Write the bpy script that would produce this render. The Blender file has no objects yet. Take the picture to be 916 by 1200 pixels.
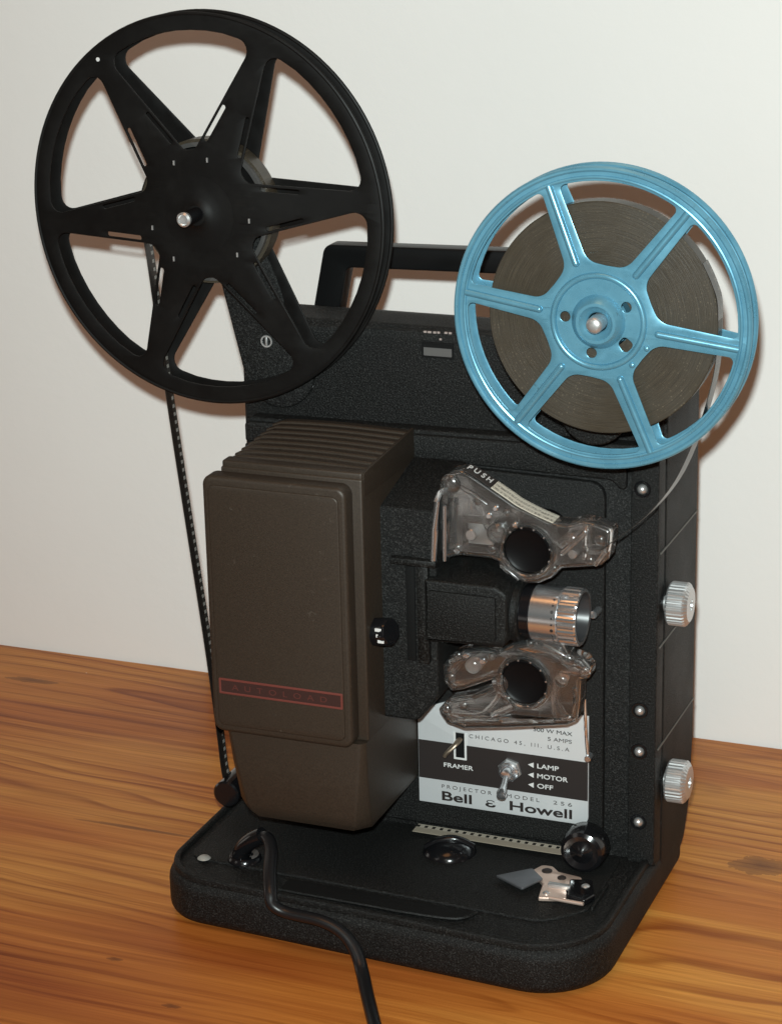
import bpy, bmesh, math, random
from mathutils import Vector, Matrix
random.seed(7)
C = bpy.context.scene
COL = C.collection
S = 0.001                                   # everything below is written in millimetres
PI = math.pi

# ------------------------------------------------------------------ camera
cd = bpy.data.cameras.new("camera")
cam = bpy.data.objects.new("camera", cd); COL.objects.link(cam)
cd.sensor_fit = 'HORIZONTAL'; cd.sensor_width = 36.0; cd.lens = 36.0 * 2745.0 / 916.0
cd.clip_start = 0.01; cd.clip_end = 50.0
_R = Vector((0.92971523, 0.36760027, -0.0223527)); _U = Vector((-0.09649119, 0.3017161, 0.94850242)); _F = Vector((-0.35541391, 0.87968031, -0.31598024))
CAM = Vector((251.0, -929.36, 512.77)) * S
m = Matrix((_R, _U, -_F)).transposed().to_4x4(); m.translation = CAM
cam.matrix_world = m
C.camera = cam

# ------------------------------------------------------------------ light: warm room air, flash beside the lens
w = bpy.data.worlds.new("World"); C.world = w; w.use_nodes = True
nt = w.node_tree; nt.nodes.clear()
out = nt.nodes.new('ShaderNodeOutputWorld'); bg = nt.nodes.new('ShaderNodeBackground')
tc = nt.nodes.new('ShaderNodeTexCoord'); nz = nt.nodes.new('ShaderNodeTexNoise'); rp = nt.nodes.new('ShaderNodeValToRGB')
nz.inputs['Scale'].default_value = 2.6; nz.inputs['Detail'].default_value = 0.5
e = rp.color_ramp.elements
e[0].position = 0.36; e[0].color = (0.035, 0.026, 0.019, 1)
e[1].position = 0.56; e[1].color = (0.38, 0.165, 0.06, 1)
for p_, c_ in ((0.66, (0.40, 0.20, 0.10, 1)), (0.69, (5.0, 4.7, 4.3, 1))):  # last stop: invented bright patches, there to put white glints in the acrylic
    q_ = e.new(p_); q_.color = c_
nt.links.new(tc.outputs['Generated'], nz.inputs['Vector']); nt.links.new(nz.outputs['Fac'], rp.inputs['Fac'])
nt.links.new(rp.outputs['Color'], bg.inputs['Color']); bg.inputs['Strength'].default_value = 0.24
nt.links.new(bg.outputs['Background'], out.inputs['Surface'])

fl = bpy.data.lights.new("flash", 'SPOT'); fl.energy = 55.0; fl.color = (0.88, 1.0, 0.985)
fl.shadow_soft_size = 0.008; fl.spot_size = math.radians(80); fl.spot_blend = 1.0
flo = bpy.data.objects.new("flash", fl); COL.objects.link(flo)
flp = Vector(CAM) - _R * 0.008 + _U * 0.037
flo.location = flp
aim = Vector((-40, 195, 320)) * S
flo.rotation_euler = (aim - flp).to_track_quat('-Z', 'Y').to_euler()

rl = bpy.data.lights.new("room_lamp", 'AREA'); rl.energy = 5.0; rl.color = (1.0, 0.46, 0.18)
rl.shape = 'DISK'; rl.size = 0.9
rlo = bpy.data.objects.new("room_lamp", rl); COL.objects.link(rlo)
rlo.location = (-0.25, -0.75, 2.3)
rlo.rotation_euler = (Vector((-0.1, 0.1, 0.1)) - rlo.location).to_track_quat('-Z', 'Y').to_euler()

C.view_settings.view_transform = 'Standard'; C.view_settings.look = 'None'
C.view_settings.exposure = 0.0; C.view_settings.gamma = 1.0
C.render.engine = 'CYCLES'
C.cycles.max_bounces = 14; C.cycles.transmission_bounces = 12; C.cycles.glossy_bounces = 6
C.cycles.caustics_refractive = True; C.cycles.sample_clamp_indirect = 6.0

# ------------------------------------------------------------------ materials
def mat(name, col, rough=0.5, metal=0.0, spec=0.5, **kw):
    mm = bpy.data.materials.new(name); mm.use_nodes = True
    b = mm.node_tree.nodes['Principled BSDF']
    b.inputs['Base Color'].default_value = (*col, 1); b.inputs['Roughness'].default_value = rough
    b.inputs['Metallic'].default_value = metal; b.inputs['Specular IOR Level'].default_value = spec
    for k, v in kw.items(): b.inputs[k.replace('_', ' ')].default_value = v
    return mm
def N(mm, t, **inp):
    n = mm.node_tree.nodes.new(t)
    for k, v in inp.items(): n.inputs[k.replace('_', ' ')].default_value = v
    return n
def L(mm, a, b): mm.node_tree.links.new(a, b)
def B(mm): return mm.node_tree.nodes['Principled BSDF']
def ramp(mm, src, stops, interp='LINEAR'):
    r = N(mm, 'ShaderNodeValToRGB'); r.color_ramp.interpolation = interp
    e = r.color_ramp.elements
    while len(e) < len(stops): e.new(0.5)
    for q, (p, c) in zip(e, stops): q.position = p; q.color = (*c, 1)
    L(mm, src, r.inputs['Fac']); return r.outputs['Color']
def coords(mm, scale=(1, 1, 1), kind='Object'):
    t = N(mm, 'ShaderNodeTexCoord'); mp = N(mm, 'ShaderNodeMapping'); mp.inputs['Scale'].default_value = scale
    L(mm, t.outputs[kind], mp.inputs['Vector']); return mp.outputs['Vector']
def bump(mm, h, strength, dist):
    b = N(mm, 'ShaderNodeBump', Strength=strength, Distance=dist); L(mm, h, b.inputs['Height']); L(mm, b.outputs['Normal'], B(mm).inputs['Normal'])
def noise(mm, vec, scale, detail=3, rough=0.5, dist=0.0):
    n = N(mm, 'ShaderNodeTexNoise', Scale=scale, Detail=detail, Roughness=rough, Distortion=dist); L(mm, vec, n.inputs['Vector']); return n.outputs['Fac']
def math_(mm, op, a, b=None, v=0.0):
    n = N(mm, 'ShaderNodeMath'); n.operation = op; L(mm, a, n.inputs[0])
    if b is None: n.inputs[1].default_value = v
    else: L(mm, b, n.inputs[1])
    return n.outputs[0]

# black wrinkle enamel
def wrinkle(name, col, lo=0.42, hi=0.7, bs=0.5):
    k = mat(name, col, 0.5, spec=0.24); v = coords(k)
    n1 = noise(k, v, 1450, 4, 0.75); n2 = noise(k, v, 14, 4, 0.55)
    vo = N(k, 'ShaderNodeTexVoronoi', Scale=950.0); L(k, v, vo.inputs['Vector'])
    h = math_(k, 'ADD', n1, math_(k, 'MULTIPLY', vo.outputs['Distance'], v=0.3)); bump(k, h, bs, 0.00045)
    L(k, ramp(k, n2, [(0.3, (lo,) * 3), (0.75, (hi,) * 3)]), B(k).inputs['Roughness'])
    c1 = ramp(k, n1, [(0.42, tuple(x * 0.3 for x in col)), (0.54, tuple(x * 1.0 for x in col)), (0.66, tuple(x * 6.0 for x in col))])
    L(k, c1, B(k).inputs['Base Color'])
    return k
M_black = wrinkle('black_wrinkle_paint', (0.0072, 0.0071, 0.0068), 0.48, 0.74, 0.85)
M_black2 = wrinkle('black_smoother_paint', (0.0075, 0.0075, 0.0072), 0.4, 0.58, 0.45)
M_dark = mat('black_void', (0.004, 0.004, 0.004), 0.8, spec=0.2)
M_gloss = mat('black_gloss_plastic', (0.006, 0.006, 0.007), 0.16)
M_sprocket = mat('black_sprocket', (0.004, 0.0035, 0.0038), 0.4, spec=0.12)
M_handle = mat('black_handle_plastic', (0.005, 0.005, 0.0052), 0.36, spec=0.2)
M_cordm = mat('black_cord_rubber', (0.008, 0.008, 0.009), 0.33)
M_reelblack = mat('black_reel_enamel', (0.004, 0.0036, 0.0032), 0.5, spec=0.22)
_v = coords(M_reelblack); L(M_reelblack, ramp(M_reelblack, noise(M_reelblack, _v, 30, 5, 0.65), [(0.3, (0.45,) * 3), (0.7, (0.62,) * 3)]), B(M_reelblack).inputs['Roughness'])
# scuffs of dust on the black reel
_d = noise(M_reelblack, _v, 75, 6, 0.75); L(M_reelblack, ramp(M_reelblack, _d, [(0.45, (0.0032, 0.0028, 0.0026)), (0.68, (0.006, 0.0054, 0.005)), (0.8, (0.02, 0.018, 0.016))]), B(M_reelblack).inputs['Base Color'])
M_brown = mat('brown_metallic_paint', (0.060, 0.045, 0.033), 0.5, metal=0.25)
_v = coords(M_brown); _n = noise(M_brown, _v, 1500, 3, 0.6); _n2 = noise(M_brown, _v, 9, 4, 0.6)
L(M_brown, ramp(M_brown, _n, [(0.3, (0.027, 0.0185, 0.0125)), (0.7, (0.046, 0.032, 0.022))]), B(M_brown).inputs['Base Color'])
L(M_brown, ramp(M_brown, _n2, [(0.3, (0.44,) * 3), (0.7, (0.56,) * 3)]), B(M_brown).inputs['Roughness']); bump(M_brown, _n, 0.12, 0.0003)
M_blue = mat('blue_enamel', (0.13, 0.34, 0.46), 0.27, metal=0.5)
_v = coords(M_blue); _n = noise(M_blue, _v, 60, 5, 0.7)
L(M_blue, ramp(M_blue, _n, [(0.3, (0.115, 0.31, 0.43)), (0.62, (0.145, 0.36, 0.48)), (0.8, (0.19, 0.40, 0.51))]), B(M_blue).inputs['Base Color'])
L(M_blue, ramp(M_blue, _n, [(0.3, (0.23,) * 3), (0.75, (0.38,) * 3)]), B(M_blue).inputs['Roughness'])

def _():
    k = M_brown; i_ = B(k).inputs['Base Color']; src = i_.links[0].from_socket; v = coords(k, (1, 1, 1))
    a = ramp(k, noise(k, v, 160, 6, 0.8), [(0.62, (0, 0, 0)), (0.62 + 0.05, (0.55,) * 3)]); b_ = ramp(k, noise(k, v, 11, 3, 0.6), [(0.45, (0, 0, 0)), (0.65, (1, 1, 1))])
    mx = N(k, 'ShaderNodeMix'); mx.data_type = 'RGBA'; L(k, math_(k, 'MULTIPLY', a, b_), mx.inputs[0]); L(k, src, mx.inputs[6]); mx.inputs[7].default_value = (0.14, 0.12, 0.10, 1); L(k, mx.outputs[2], i_)
_()

def _():
    k = M_blue; i_ = B(k).inputs['Base Color']; src = i_.links[0].from_socket; v = coords(k, (1, 1, 1))
    a = ramp(k, noise(k, v, 120, 6, 0.8), [(0.6, (0, 0, 0)), (0.6 + 0.05, (0.7,) * 3)]); b_ = ramp(k, noise(k, v, 11, 3, 0.6), [(0.45, (0, 0, 0)), (0.65, (1, 1, 1))])
    mx = N(k, 'ShaderNodeMix'); mx.data_type = 'RGBA'; L(k, math_(k, 'MULTIPLY', a, b_), mx.inputs[0]); L(k, src, mx.inputs[6]); mx.inputs[7].default_value = (0.06, 0.12, 0.15, 1); L(k, mx.outputs[2], i_)
_()
M_chrome = mat('satin_chrome', (0.80, 0.81, 0.83), 0.2, metal=0.93)
M_steel = mat('brushed_steel', (0.62, 0.62, 0.62), 0.36, metal=0.8)
_v = coords(M_steel); bump(M_steel, noise(M_steel, _v, 400, 3), 0.1, 0.0002)
M_brass = mat('pinkish_brass', (0.86, 0.66, 0.56), 0.34, metal=0.7)
M_tab = mat('dull_brass_tab', (0.30, 0.23, 0.17), 0.4, metal=0.8)
M_blade = mat('grey_blade', (0.22, 0.23, 0.25), 0.35, metal=0.8)
M_plate = mat('aluminium_plate', (0.68, 0.69, 0.70), 0.38, metal=0.35)
_v = coords(M_plate, (20, 20, 400)); bump(M_plate, noise(M_plate, _v, 6, 3), 0.06, 0.0002)
M_ink = mat('dark_print', (0.020, 0.015, 0.014), 0.5)
M_ink2 = mat('thin_print', (0.10, 0.09, 0.085), 0.5)
M_white = mat('white_print', (0.62, 0.61, 0.60), 0.5)
M_scuff = mat('pinkish_scuff', (0.30, 0.24, 0.22), 0.6)
M_red = mat('dull_red_print', (0.135, 0.032, 0.024), 0.5)
M_redtext = mat('dim_red_letters', (0.085, 0.022, 0.017), 0.5)
M_redink = mat('dark_red_field', (0.034, 0.012, 0.010), 0.5)
M_pushbg = mat('brown_black_label', (0.030, 0.024, 0.022), 0.5)
M_cream = mat('cream_label', (0.62, 0.57, 0.48), 0.55)
_v = coords(M_cream, kind='UV')
_b = N(M_cream, 'ShaderNodeTexBrick', Scale=1.0); _b.inputs['Color1'].default_value = (.1, .09, .08, 1); _b.inputs['Color2'].default_value = (.62, .57, .48, 1)
_n = noise(M_cream, coords(M_cream, (2.6, 3.2, 1), 'UV'), 1.0, 2, 0.7)
_w = N(M_cream, 'ShaderNodeTexWave', Scale=0.8); _w.bands_direction = 'Y'; L(M_cream, coords(M_cream, (1, 1, 1), 'UV'), _w.inputs['Vector'])
_mx = math_(M_cream, 'MULTIPLY', ramp(M_cream, _n, [(0.47, (0, 0, 0)), (0.5, (1, 1, 1))], 'CONSTANT'), ramp(M_cream, _w.outputs['Fac'], [(0.0, (0, 0, 0)), (0.42, (1, 1, 1))], 'CONSTANT'))
L(M_cream, ramp(M_cream, _mx, [(0.0, (0.62, 0.57, 0.48)), (0.6, (0.20, 0.18, 0.15))]), B(M_cream).inputs['Base Color'])
M_acryl = mat('clear_acrylic', (0.97, 0.97, 0.965), 0.02, spec=0.6, IOR=1.49)
B(M_acryl).inputs['Transmission Weight'].default_value = 0.983
B(M_acryl).inputs['Coat Weight'].default_value = 1.0; B(M_acryl).inputs['Coat Roughness'].default_value = 0.2; B(M_acryl).inputs['Coat IOR'].default_value = 1.6
bump(M_acryl, noise(M_acryl, coords(M_acryl), 90, 1, 0.5), 0.22, 0.0012)
M_glass = mat('lens_glass', (0.02, 0.02, 0.03), 0.03, spec=0.8)
M_hub = mat('smoky_grey_plastic', (0.06, 0.057, 0.055), 0.22)
# wound film, seen edge on: fine rings, radial glints, rows of perforations
M_roll = mat('wound_film_edge', (0.05, 0.045, 0.035), 0.42)
_t = N(M_roll, 'ShaderNodeTexCoord'); _s = N(M_roll, 'ShaderNodeSeparateXYZ'); L(M_roll, _t.outputs['Object'], _s.inputs[0])
_x2 = math_(M_roll, 'MULTIPLY', _s.outputs['X'], _s.outputs['X']); _z2 = math_(M_roll, 'MULTIPLY', _s.outputs['Z'], _s.outputs['Z'])
_r = math_(M_roll, 'SQRT', math_(M_roll, 'ADD', _x2, _z2)); _a = math_(M_roll, 'ARCTAN2', _s.outputs['Z'], _s.outputs['X'])
_rr = math_(M_roll, 'MULTIPLY', _r, v=1000.0); _cb = N(M_roll, 'ShaderNodeCombineXYZ'); L(M_roll, _rr, _cb.inputs['X'])
_aa = math_(M_roll, 'MULTIPLY', _a, v=0.9); L(M_roll, _aa, _cb.inputs['Y'])
_ring = noise(M_roll, _cb.outputs[0], 2.3, 5, 0.7)
_cb2 = N(M_roll, 'ShaderNodeCombineXYZ'); L(M_roll, math_(M_roll, 'MULTIPLY', _r, v=700.0), _cb2.inputs['X']); L(M_roll, math_(M_roll, 'MULTIPLY', _a, v=30.0), _cb2.inputs['Y'])
_vo = N(M_roll, 'ShaderNodeTexVoronoi', Scale=1.0, Randomness=0.55); L(M_roll, _cb2.outputs[0], _vo.inputs['Vector'])
_bl = noise(M_roll, _t.outputs['Object'], 26, 3, 0.6)
_dots = math_(M_roll, 'MULTIPLY', ramp(M_roll, _vo.outputs['Distance'], [(0.12, (1, 1, 1)), (0.32, (0, 0, 0))]), ramp(M_roll, _bl, [(0.42, (0.08,) * 3), (0.62, (1, 1, 1))]))
_mix = math_(M_roll, 'ADD', math_(M_roll, 'MULTIPLY', _ring, v=0.75), math_(M_roll, 'MULTIPLY', _dots, v=0.26))
L(M_roll, ramp(M_roll, _mix, [(0.22, (0.022, 0.0165, 0.0105)), (0.45, (0.045, 0.034, 0.0215)), (0.66, (0.10, 0.078, 0.052))]), B(M_roll).inputs['Base Color'])
bump(M_roll, _ring, 0.3, 0.0004)
L(M_roll, ramp(M_roll, _bl, [(0.35, (0.34,) * 3), (0.65, (0.55,) * 3)]), B(M_roll).inputs['Roughness'])
# a strip of film: dark, with a row of square holes near one edge (UV: x along in mm, y across 0..1)
def filmmat(name, base, hole, edge):
    k = mat(name, base, 0.25)
    u = N(k, 'ShaderNodeTexCoord'); s = N(k, 'ShaderNodeSeparateXYZ'); L(k, u.outputs['UV'], s.inputs[0])
    fr = math_(k, 'FRACT', math_(k, 'MULTIPLY', s.outputs['X'], v=1 / 3.81))
    a = math_(k, 'LESS_THAN', fr, v=0.42)
    b1 = math_(k, 'GREATER_THAN', s.outputs['Y'], v=0.62); b2 = math_(k, 'LESS_THAN', s.outputs['Y'], v=0.90)
    h = math_(k, 'MULTIPLY', math_(k, 'MULTIPLY', a, b1), b2)
    ed = math_(k, 'GREATER_THAN', s.outputs['Y'], v=0.58)
    q = math_(k, 'ADD', math_(k, 'MULTIPLY', ed, v=0.4), math_(k, 'MULTIPLY', h, v=0.6))
    L(k, ramp(k, q, [(0.0, base), (0.3, edge), (0.8, hole)], 'CONSTANT'), B(k).inputs['Base Color'])
    return k
M_film = filmmat('dark_film', (0.020, 0.016, 0.014), (0.25, 0.23, 0.21), (0.035, 0.03, 0.026))
M_leader = filmmat('pale_film_leader', (0.30, 0.255, 0.20), (0.02, 0.018, 0.016), (0.42, 0.37, 0.30))
# varnished pine boards
M_wood = mat('varnished_pine', (0.4, 0.16, 0.05), 0.4, spec=0.13)
_sep = N(M_wood, 'ShaderNodeSeparateXYZ'); L(M_wood, coords(M_wood), _sep.inputs[0])
_X, _Y = _sep.outputs['X'], _sep.outputs['Y']
_w1 = noise(M_wood, coords(M_wood, (2.4, 7.0, 1)), 1.0, 3, 0.5)
_yl = math_(M_wood, 'ADD', math_(M_wood, 'ADD', _Y, math_(M_wood, 'MULTIPLY', _X, v=0.05)), math_(M_wood, 'MULTIPLY', math_(M_wood, 'SUBTRACT', _w1, v=0.5), v=0.034))
_bi = math_(M_wood, 'MULTIPLY', math_(M_wood, 'ADD', _yl, v=0.062), v=1 / 0.118)
_bf = math_(M_wood, 'FLOOR', _bi); _wn = N(M_wood, 'ShaderNodeTexWhiteNoise'); _wn.noise_dimensions = '1D'; L(M_wood, _bf, _wn.inputs['W'])
_v = math_(M_wood, 'ADD', math_(M_wood, 'MULTIPLY', math_(M_wood, 'SUBTRACT', math_(M_wood, 'FRACT', _bi), v=0.5), v=0.118), math_(M_wood, 'MULTIPLY', math_(M_wood, 'SUBTRACT', _wn.outputs['Value'], v=0.5), v=0.05))
_hn = noise(M_wood, coords(M_wood, (3.2, 12.0, 1)), 1.0, 3, 0.55)
_h = math_(M_wood, 'ADD', math_(M_wood, 'ADD', math_(M_wood, 'MULTIPLY', _X, v=0.055), math_(M_wood, 'MULTIPLY', _wn.outputs['Value'], v=0.09)), math_(M_wood, 'MULTIPLY', math_(M_wood, 'SUBTRACT', _hn, v=0.5), v=0.042))
_rr = math_(M_wood, 'SQRT', math_(M_wood, 'ADD', math_(M_wood, 'MULTIPLY', _v, _v), math_(M_wood, 'MULTIPLY', _h, _h)))
_fr = math_(M_wood, 'FRACT', math_(M_wood, 'MULTIPLY', _rr, v=1 / 0.0085))
_fib = noise(M_wood, coords(M_wood, (14.0, 620.0, 1)), 1.0, 5, 0.68)
_lo = noise(M_wood, coords(M_wood, (1.6, 11.0, 1)), 1.3, 3, 0.5)
_base = ramp(M_wood, _lo, [(0.32, (0.37, 0.105, 0.022)), (0.44, (0.52, 0.185, 0.036)), (0.57, (0.64, 0.29, 0.062)), (0.70, (0.48, 0.165, 0.033))])
_g = ramp(M_wood, _fr, [(0.0, (0.98, 0.95, 0.92)), (0.45, (1, 1, 1)), (0.74, (0.82, 0.71, 0.64)), (0.88, (0.56, 0.41, 0.33)), (0.93, (0.56, 0.41, 0.33)), (1.0, (0.95, 0.91, 0.87))])
_gm = N(M_wood, 'ShaderNodeMix'); _gm.data_type = 'RGBA'; _gm.blend_type = 'MULTIPLY'
_gs = ramp(M_wood, noise(M_wood, coords(M_wood, (1.9, 8.0, 1)), 2.1, 3, 0.55), [(0.38, (0.08,) * 3), (0.60, (1.0,) * 3)])
L(M_wood, _gs, _gm.inputs[0]); L(M_wood, _base, _gm.inputs[6]); L(M_wood, _g, _gm.inputs[7])
_fl = noise(M_wood, coords(M_wood, (1.8, 1, 1)), 1.0, 1, 0.4); _cb = N(M_wood, 'ShaderNodeCombineXYZ'); L(M_wood, math_(M_wood, 'MULTIPLY', _X, v=1.6), _cb.inputs['X']); L(M_wood, math_(M_wood, 'MULTIPLY', _yl, v=230.0), _cb.inputs['Y'])
_fn = noise(M_wood, _cb.outputs[0], 1.0, 3, 0.6)
_g2 = N(M_wood, 'ShaderNodeMix'); _g2.data_type = 'RGBA'; _g2.blend_type = 'MULTIPLY'; _g2.inputs[0].default_value = 0.8
L(M_wood, _gm.outputs[2], _g2.inputs[6]); L(M_wood, ramp(M_wood, _fn, [(0.26, (0.52, 0.37, 0.30)), (0.42, (0.88, 0.82, 0.77)), (0.60, (1.05, 1.05, 1.04))]), _g2.inputs[7])
_gm = _g2
_fm = N(M_wood, 'ShaderNodeMix'); _fm.data_type = 'RGBA'; _fm.blend_type = 'MULTIPLY'; _fm.inputs[0].default_value = 0.75
L(M_wood, _gm.outputs[2], _fm.inputs[6]); L(M_wood, ramp(M_wood, _fib, [(0.3, (0.74, 0.66, 0.6)), (0.7, (1.12, 1.1, 1.08))]), _fm.inputs[7])
WOODCOL = _fm
def knot(x, y, sx, sy, prev):
    mp = N(M_wood, 'ShaderNodeMapping'); mp.vector_type = 'POINT'
    mp.inputs['Location'].default_value = (-x * S / sx, -y * S / sy, 0); mp.inputs['Scale'].default_value = (1 / sx, 1 / sy, 0)
    t = N(M_wood, 'ShaderNodeTexCoord'); L(M_wood, t.outputs['Object'], mp.inputs['Vector'])
    ln = N(M_wood, 'ShaderNodeVectorMath'); ln.operation = 'LENGTH'; L(M_wood, mp.outputs['Vector'], ln.inputs[0])
    d = math_(M_wood, 'ADD', ln.outputs['Value'], math_(M_wood, 'MULTIPLY', noise(M_wood, mp.outputs['Vector'], 1.4, 4, 0.65), v=0.9))
    f = ramp(M_wood, d, [(0.45, (0.75,) * 3), (1.0, (0.4,) * 3), (1.7, (0,) * 3)])
    mx = N(M_wood, 'ShaderNodeMix'); mx.data_type = 'RGBA'; mx.blend_type = 'MIX'
    L(M_wood, f, mx.inputs[0]); L(M_wood, prev, mx.inputs[6]); mx.inputs[7].default_value = (0.075, 0.022, 0.010, 1); return mx.outputs[2]
_c = WOODCOL.outputs[2]
for kx, ky, sx, sy in ((36, 58, 0.026, 0.017), (-212, -122, 0.007, 0.0028), (-170, -150, 0.008, 0.003), (-262, -2, 0.062, 0.0028), (-410, 150, 0.03, 0.006)):
    _c = knot(kx, ky, sx, sy, _c)
_dv = N(M_wood, 'ShaderNodeTexVoronoi', Scale=26.0); L(M_wood, coords(M_wood), _dv.inputs['Vector'])
_ds = N(M_wood, 'ShaderNodeSeparateColor'); L(M_wood, _dv.outputs['Color'], _ds.inputs[0])
_dm = math_(M_wood, 'MULTIPLY', math_(M_wood, 'LESS_THAN', _dv.outputs['Distance'], v=0.022), math_(M_wood, 'GREATER_THAN', _ds.outputs[0], v=0.45))
_mx = N(M_wood, 'ShaderNodeMix'); _mx.data_type = 'RGBA'; L(M_wood, _dm, _mx.inputs[0]); L(M_wood, _c, _mx.inputs[6]); _mx.inputs[7].default_value = (0.7, 0.62, 0.52, 1); _c = _mx.outputs[2]
L(M_wood, _c, B(M_wood).inputs['Base Color'])
L(M_wood, ramp(M_wood, _fib, [(0.3, (0.46,) * 3), (0.7, (0.36,) * 3)]), B(M_wood).inputs['Roughness'])
bump(M_wood, _fib, 0.12, 0.0004)
M_wall = mat('off_white_wall_paint', (0.78, 0.765, 0.745), 0.75, spec=0.25)
_v = coords(M_wall); bump(M_wall, noise(M_wall, _v, 90, 5, 0.65), 0.2, 0.0012)
L(M_wall, ramp(M_wall, noise(M_wall, _v, 4, 4, 0.6), [(0.3, (0.765, 0.75, 0.73)), (0.7, (0.79, 0.775, 0.757))]), B(M_wall).inputs['Base Color'])

# ------------------------------------------------------------------ helpers
def finish(name, bm, m, parent=None, angle=40, loc=None):
    me = bpy.data.meshes.new(name)
    bmesh.ops.recalc_face_normals(bm, faces=bm.faces)
    for v in bm.verts: v.co *= S
    bm.to_mesh(me); bm.free()
    for p in me.polygons: p.use_smooth = True
    me.set_sharp_from_angle(angle=math.radians(angle))
    me.materials.append(m)
    o = bpy.data.objects.new(name, me); COL.objects.link(o)
    if loc is not None: o.location = Vector(loc) * S
    if parent is not None: o.parent = parent
    return o
def new(): return bmesh.new()
def add(bm, src):
    me = bpy.data.meshes.new('tmp'); src.to_mesh(me); src.free(); bm.from_mesh(me); bpy.data.meshes.remove(me)
def box(bm, x0, x1, y0, y1, z0, z1, bev=0.0, seg=2, only=None):
    t = bmesh.new(); bmesh.ops.create_cube(t, size=1)
    for v in t.verts: v.co = Vector(((x0 + x1) / 2 + v.co.x * (x1 - x0), (y0 + y1) / 2 + v.co.y * (y1 - y0), (z0 + z1) / 2 + v.co.z * (z1 - z0)))
    if bev:
        es = [e for e in t.edges if only is None or only(e)]
        bmesh.ops.bevel(t, geom=es, offset=bev, segments=seg, affect='EDGES', profile=0.5)
    add(bm, t)
def frame(ax):
    ax = Vector(ax).normalized(); a = ax.orthogonal().normalized(); return ax, a, ax.cross(a)
def lathe(bm, prof, o, ax, seg=48, wob=None):
    """prof: list of (radius, distance along ax)"""
    ax, a, b = frame(ax); o = Vector(o); rings = []
    for r, h in prof:
        if r < 1e-6: rings.append([bm.verts.new(o + ax * h)]); continue
        rings.append([bm.verts.new(o + ax * h + (a * math.cos(2 * PI * i / seg) + b * math.sin(2 * PI * i / seg)) * (r if wob is None else wob(i, r, h))) for i in range(seg)])
    for p, q in zip(rings, rings[1:]):
        for i in range(seg):
            j = (i + 1) % seg
            if len(p) == 1 and len(q) == 1: continue
            if len(p) == 1: bm.faces.new((p[0], q[j], q[i]))
            elif len(q) == 1: bm.faces.new((p[i], p[j], q[0]))
            else: bm.faces.new((p[i], p[j], q[j], q[i]))
def cyl(bm, o, ax, r, h, seg=32, bev=0.0):
    lathe(bm, [(0, 0), (r - bev, 0), (r, bev), (r, h - bev), (r - bev, h), (0, h)] if bev else [(0, 0), (r, 0), (r, h), (0, h)], o, ax, seg)
def torus(bm, o, ax, R, r, seg=72, k=10, sq=1.0):
    lathe(bm, [(R + r * math.cos(2 * PI * i / k), sq * r * math.sin(2 * PI * i / k)) for i in range(k + 1)], o, ax, seg)
def smooth_path(pts, n=8):
    P = [Vector(p) for p in pts]; out = []
    for i in range(len(P) - 1):
        p0 = P[max(i - 1, 0)]; p1 = P[i]; p2 = P[i + 1]; p3 = P[min(i + 2, len(P) - 1)]
        for k in range(n):
            t = k / n
            out.append(0.5 * ((2 * p1) + (p2 - p0) * t + (2 * p0 - 5 * p1 + 4 * p2 - p3) * t * t + (3 * p1 - p0 - 3 * p2 + p3) * t ** 3))
    out.append(P[-1]); return out
def tube(bm, pts, r, seg=12, flat=1.0, up=(0, 0, 1)):
    P = [Vector(p) for p in pts]; rings = []
    for i, p in enumerate(P):
        d = (P[min(i + 1, len(P) - 1)] - P[max(i - 1, 0)]).normalized()
        u = Vector(up); a = d.cross(u)
        if a.length < 0.05: a = d.cross(Vector((0.3, 1, 0)))
        a.normalize(); b = a.cross(d)
        rings.append([bm.verts.new(p + a * (r * flat * math.cos(2 * PI * k / seg)) + b * (r * math.sin(2 * PI * k / seg))) for k in range(seg)])
    for p, q in zip(rings, rings[1:]):
        for k in range(seg): bm.faces.new((p[k], p[(k + 1) % seg], q[(k + 1) % seg], q[k]))
    bm.faces.new(rings[0]); bm.faces.new(rings[-1])
def ribbon(bm, pts, wdir, width, thick=0.35):
    """flat band along pts; wdir: constant width direction or a list of them; UV x = mm along, y = across"""
    uv = bm.loops.layers.uv.verify()
    P = [Vector(p) for p in pts]; W = [Vector(q).normalized() for q in (wdir if isinstance(wdir, list) else [wdir] * len(P))]
    s = [0.0]
    for a, b in zip(P, P[1:]): s.append(s[-1] + (b - a).length)
    rows = []
    for i, p in enumerate(P):
        d = (P[min(i + 1, len(P) - 1)] - P[max(i - 1, 0)]).normalized(); n = d.cross(W[i]).normalized()
        rows.append([bm.verts.new(p + W[i] * (width * a) + n * (thick * b)) for a, b in ((-.5, -.5), (.5, -.5), (.5, .5), (-.5, .5))])
    vv = (0, 1, 1, 0)
    for i in range(len(P) - 1):
        for k in range(4):
            j = (k + 1) % 4
            f = bm.faces.new((rows[i][k], rows[i][j], rows[i + 1][j], rows[i + 1][k]))
            for lp, c in zip(f.loops, ((s[i], vv[k]), (s[i], vv[j]), (s[i + 1], vv[j]), (s[i + 1], vv[k]))): lp[uv].uv = c
    bm.faces.new(rows[0]); bm.faces.new(rows[-1])
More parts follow.
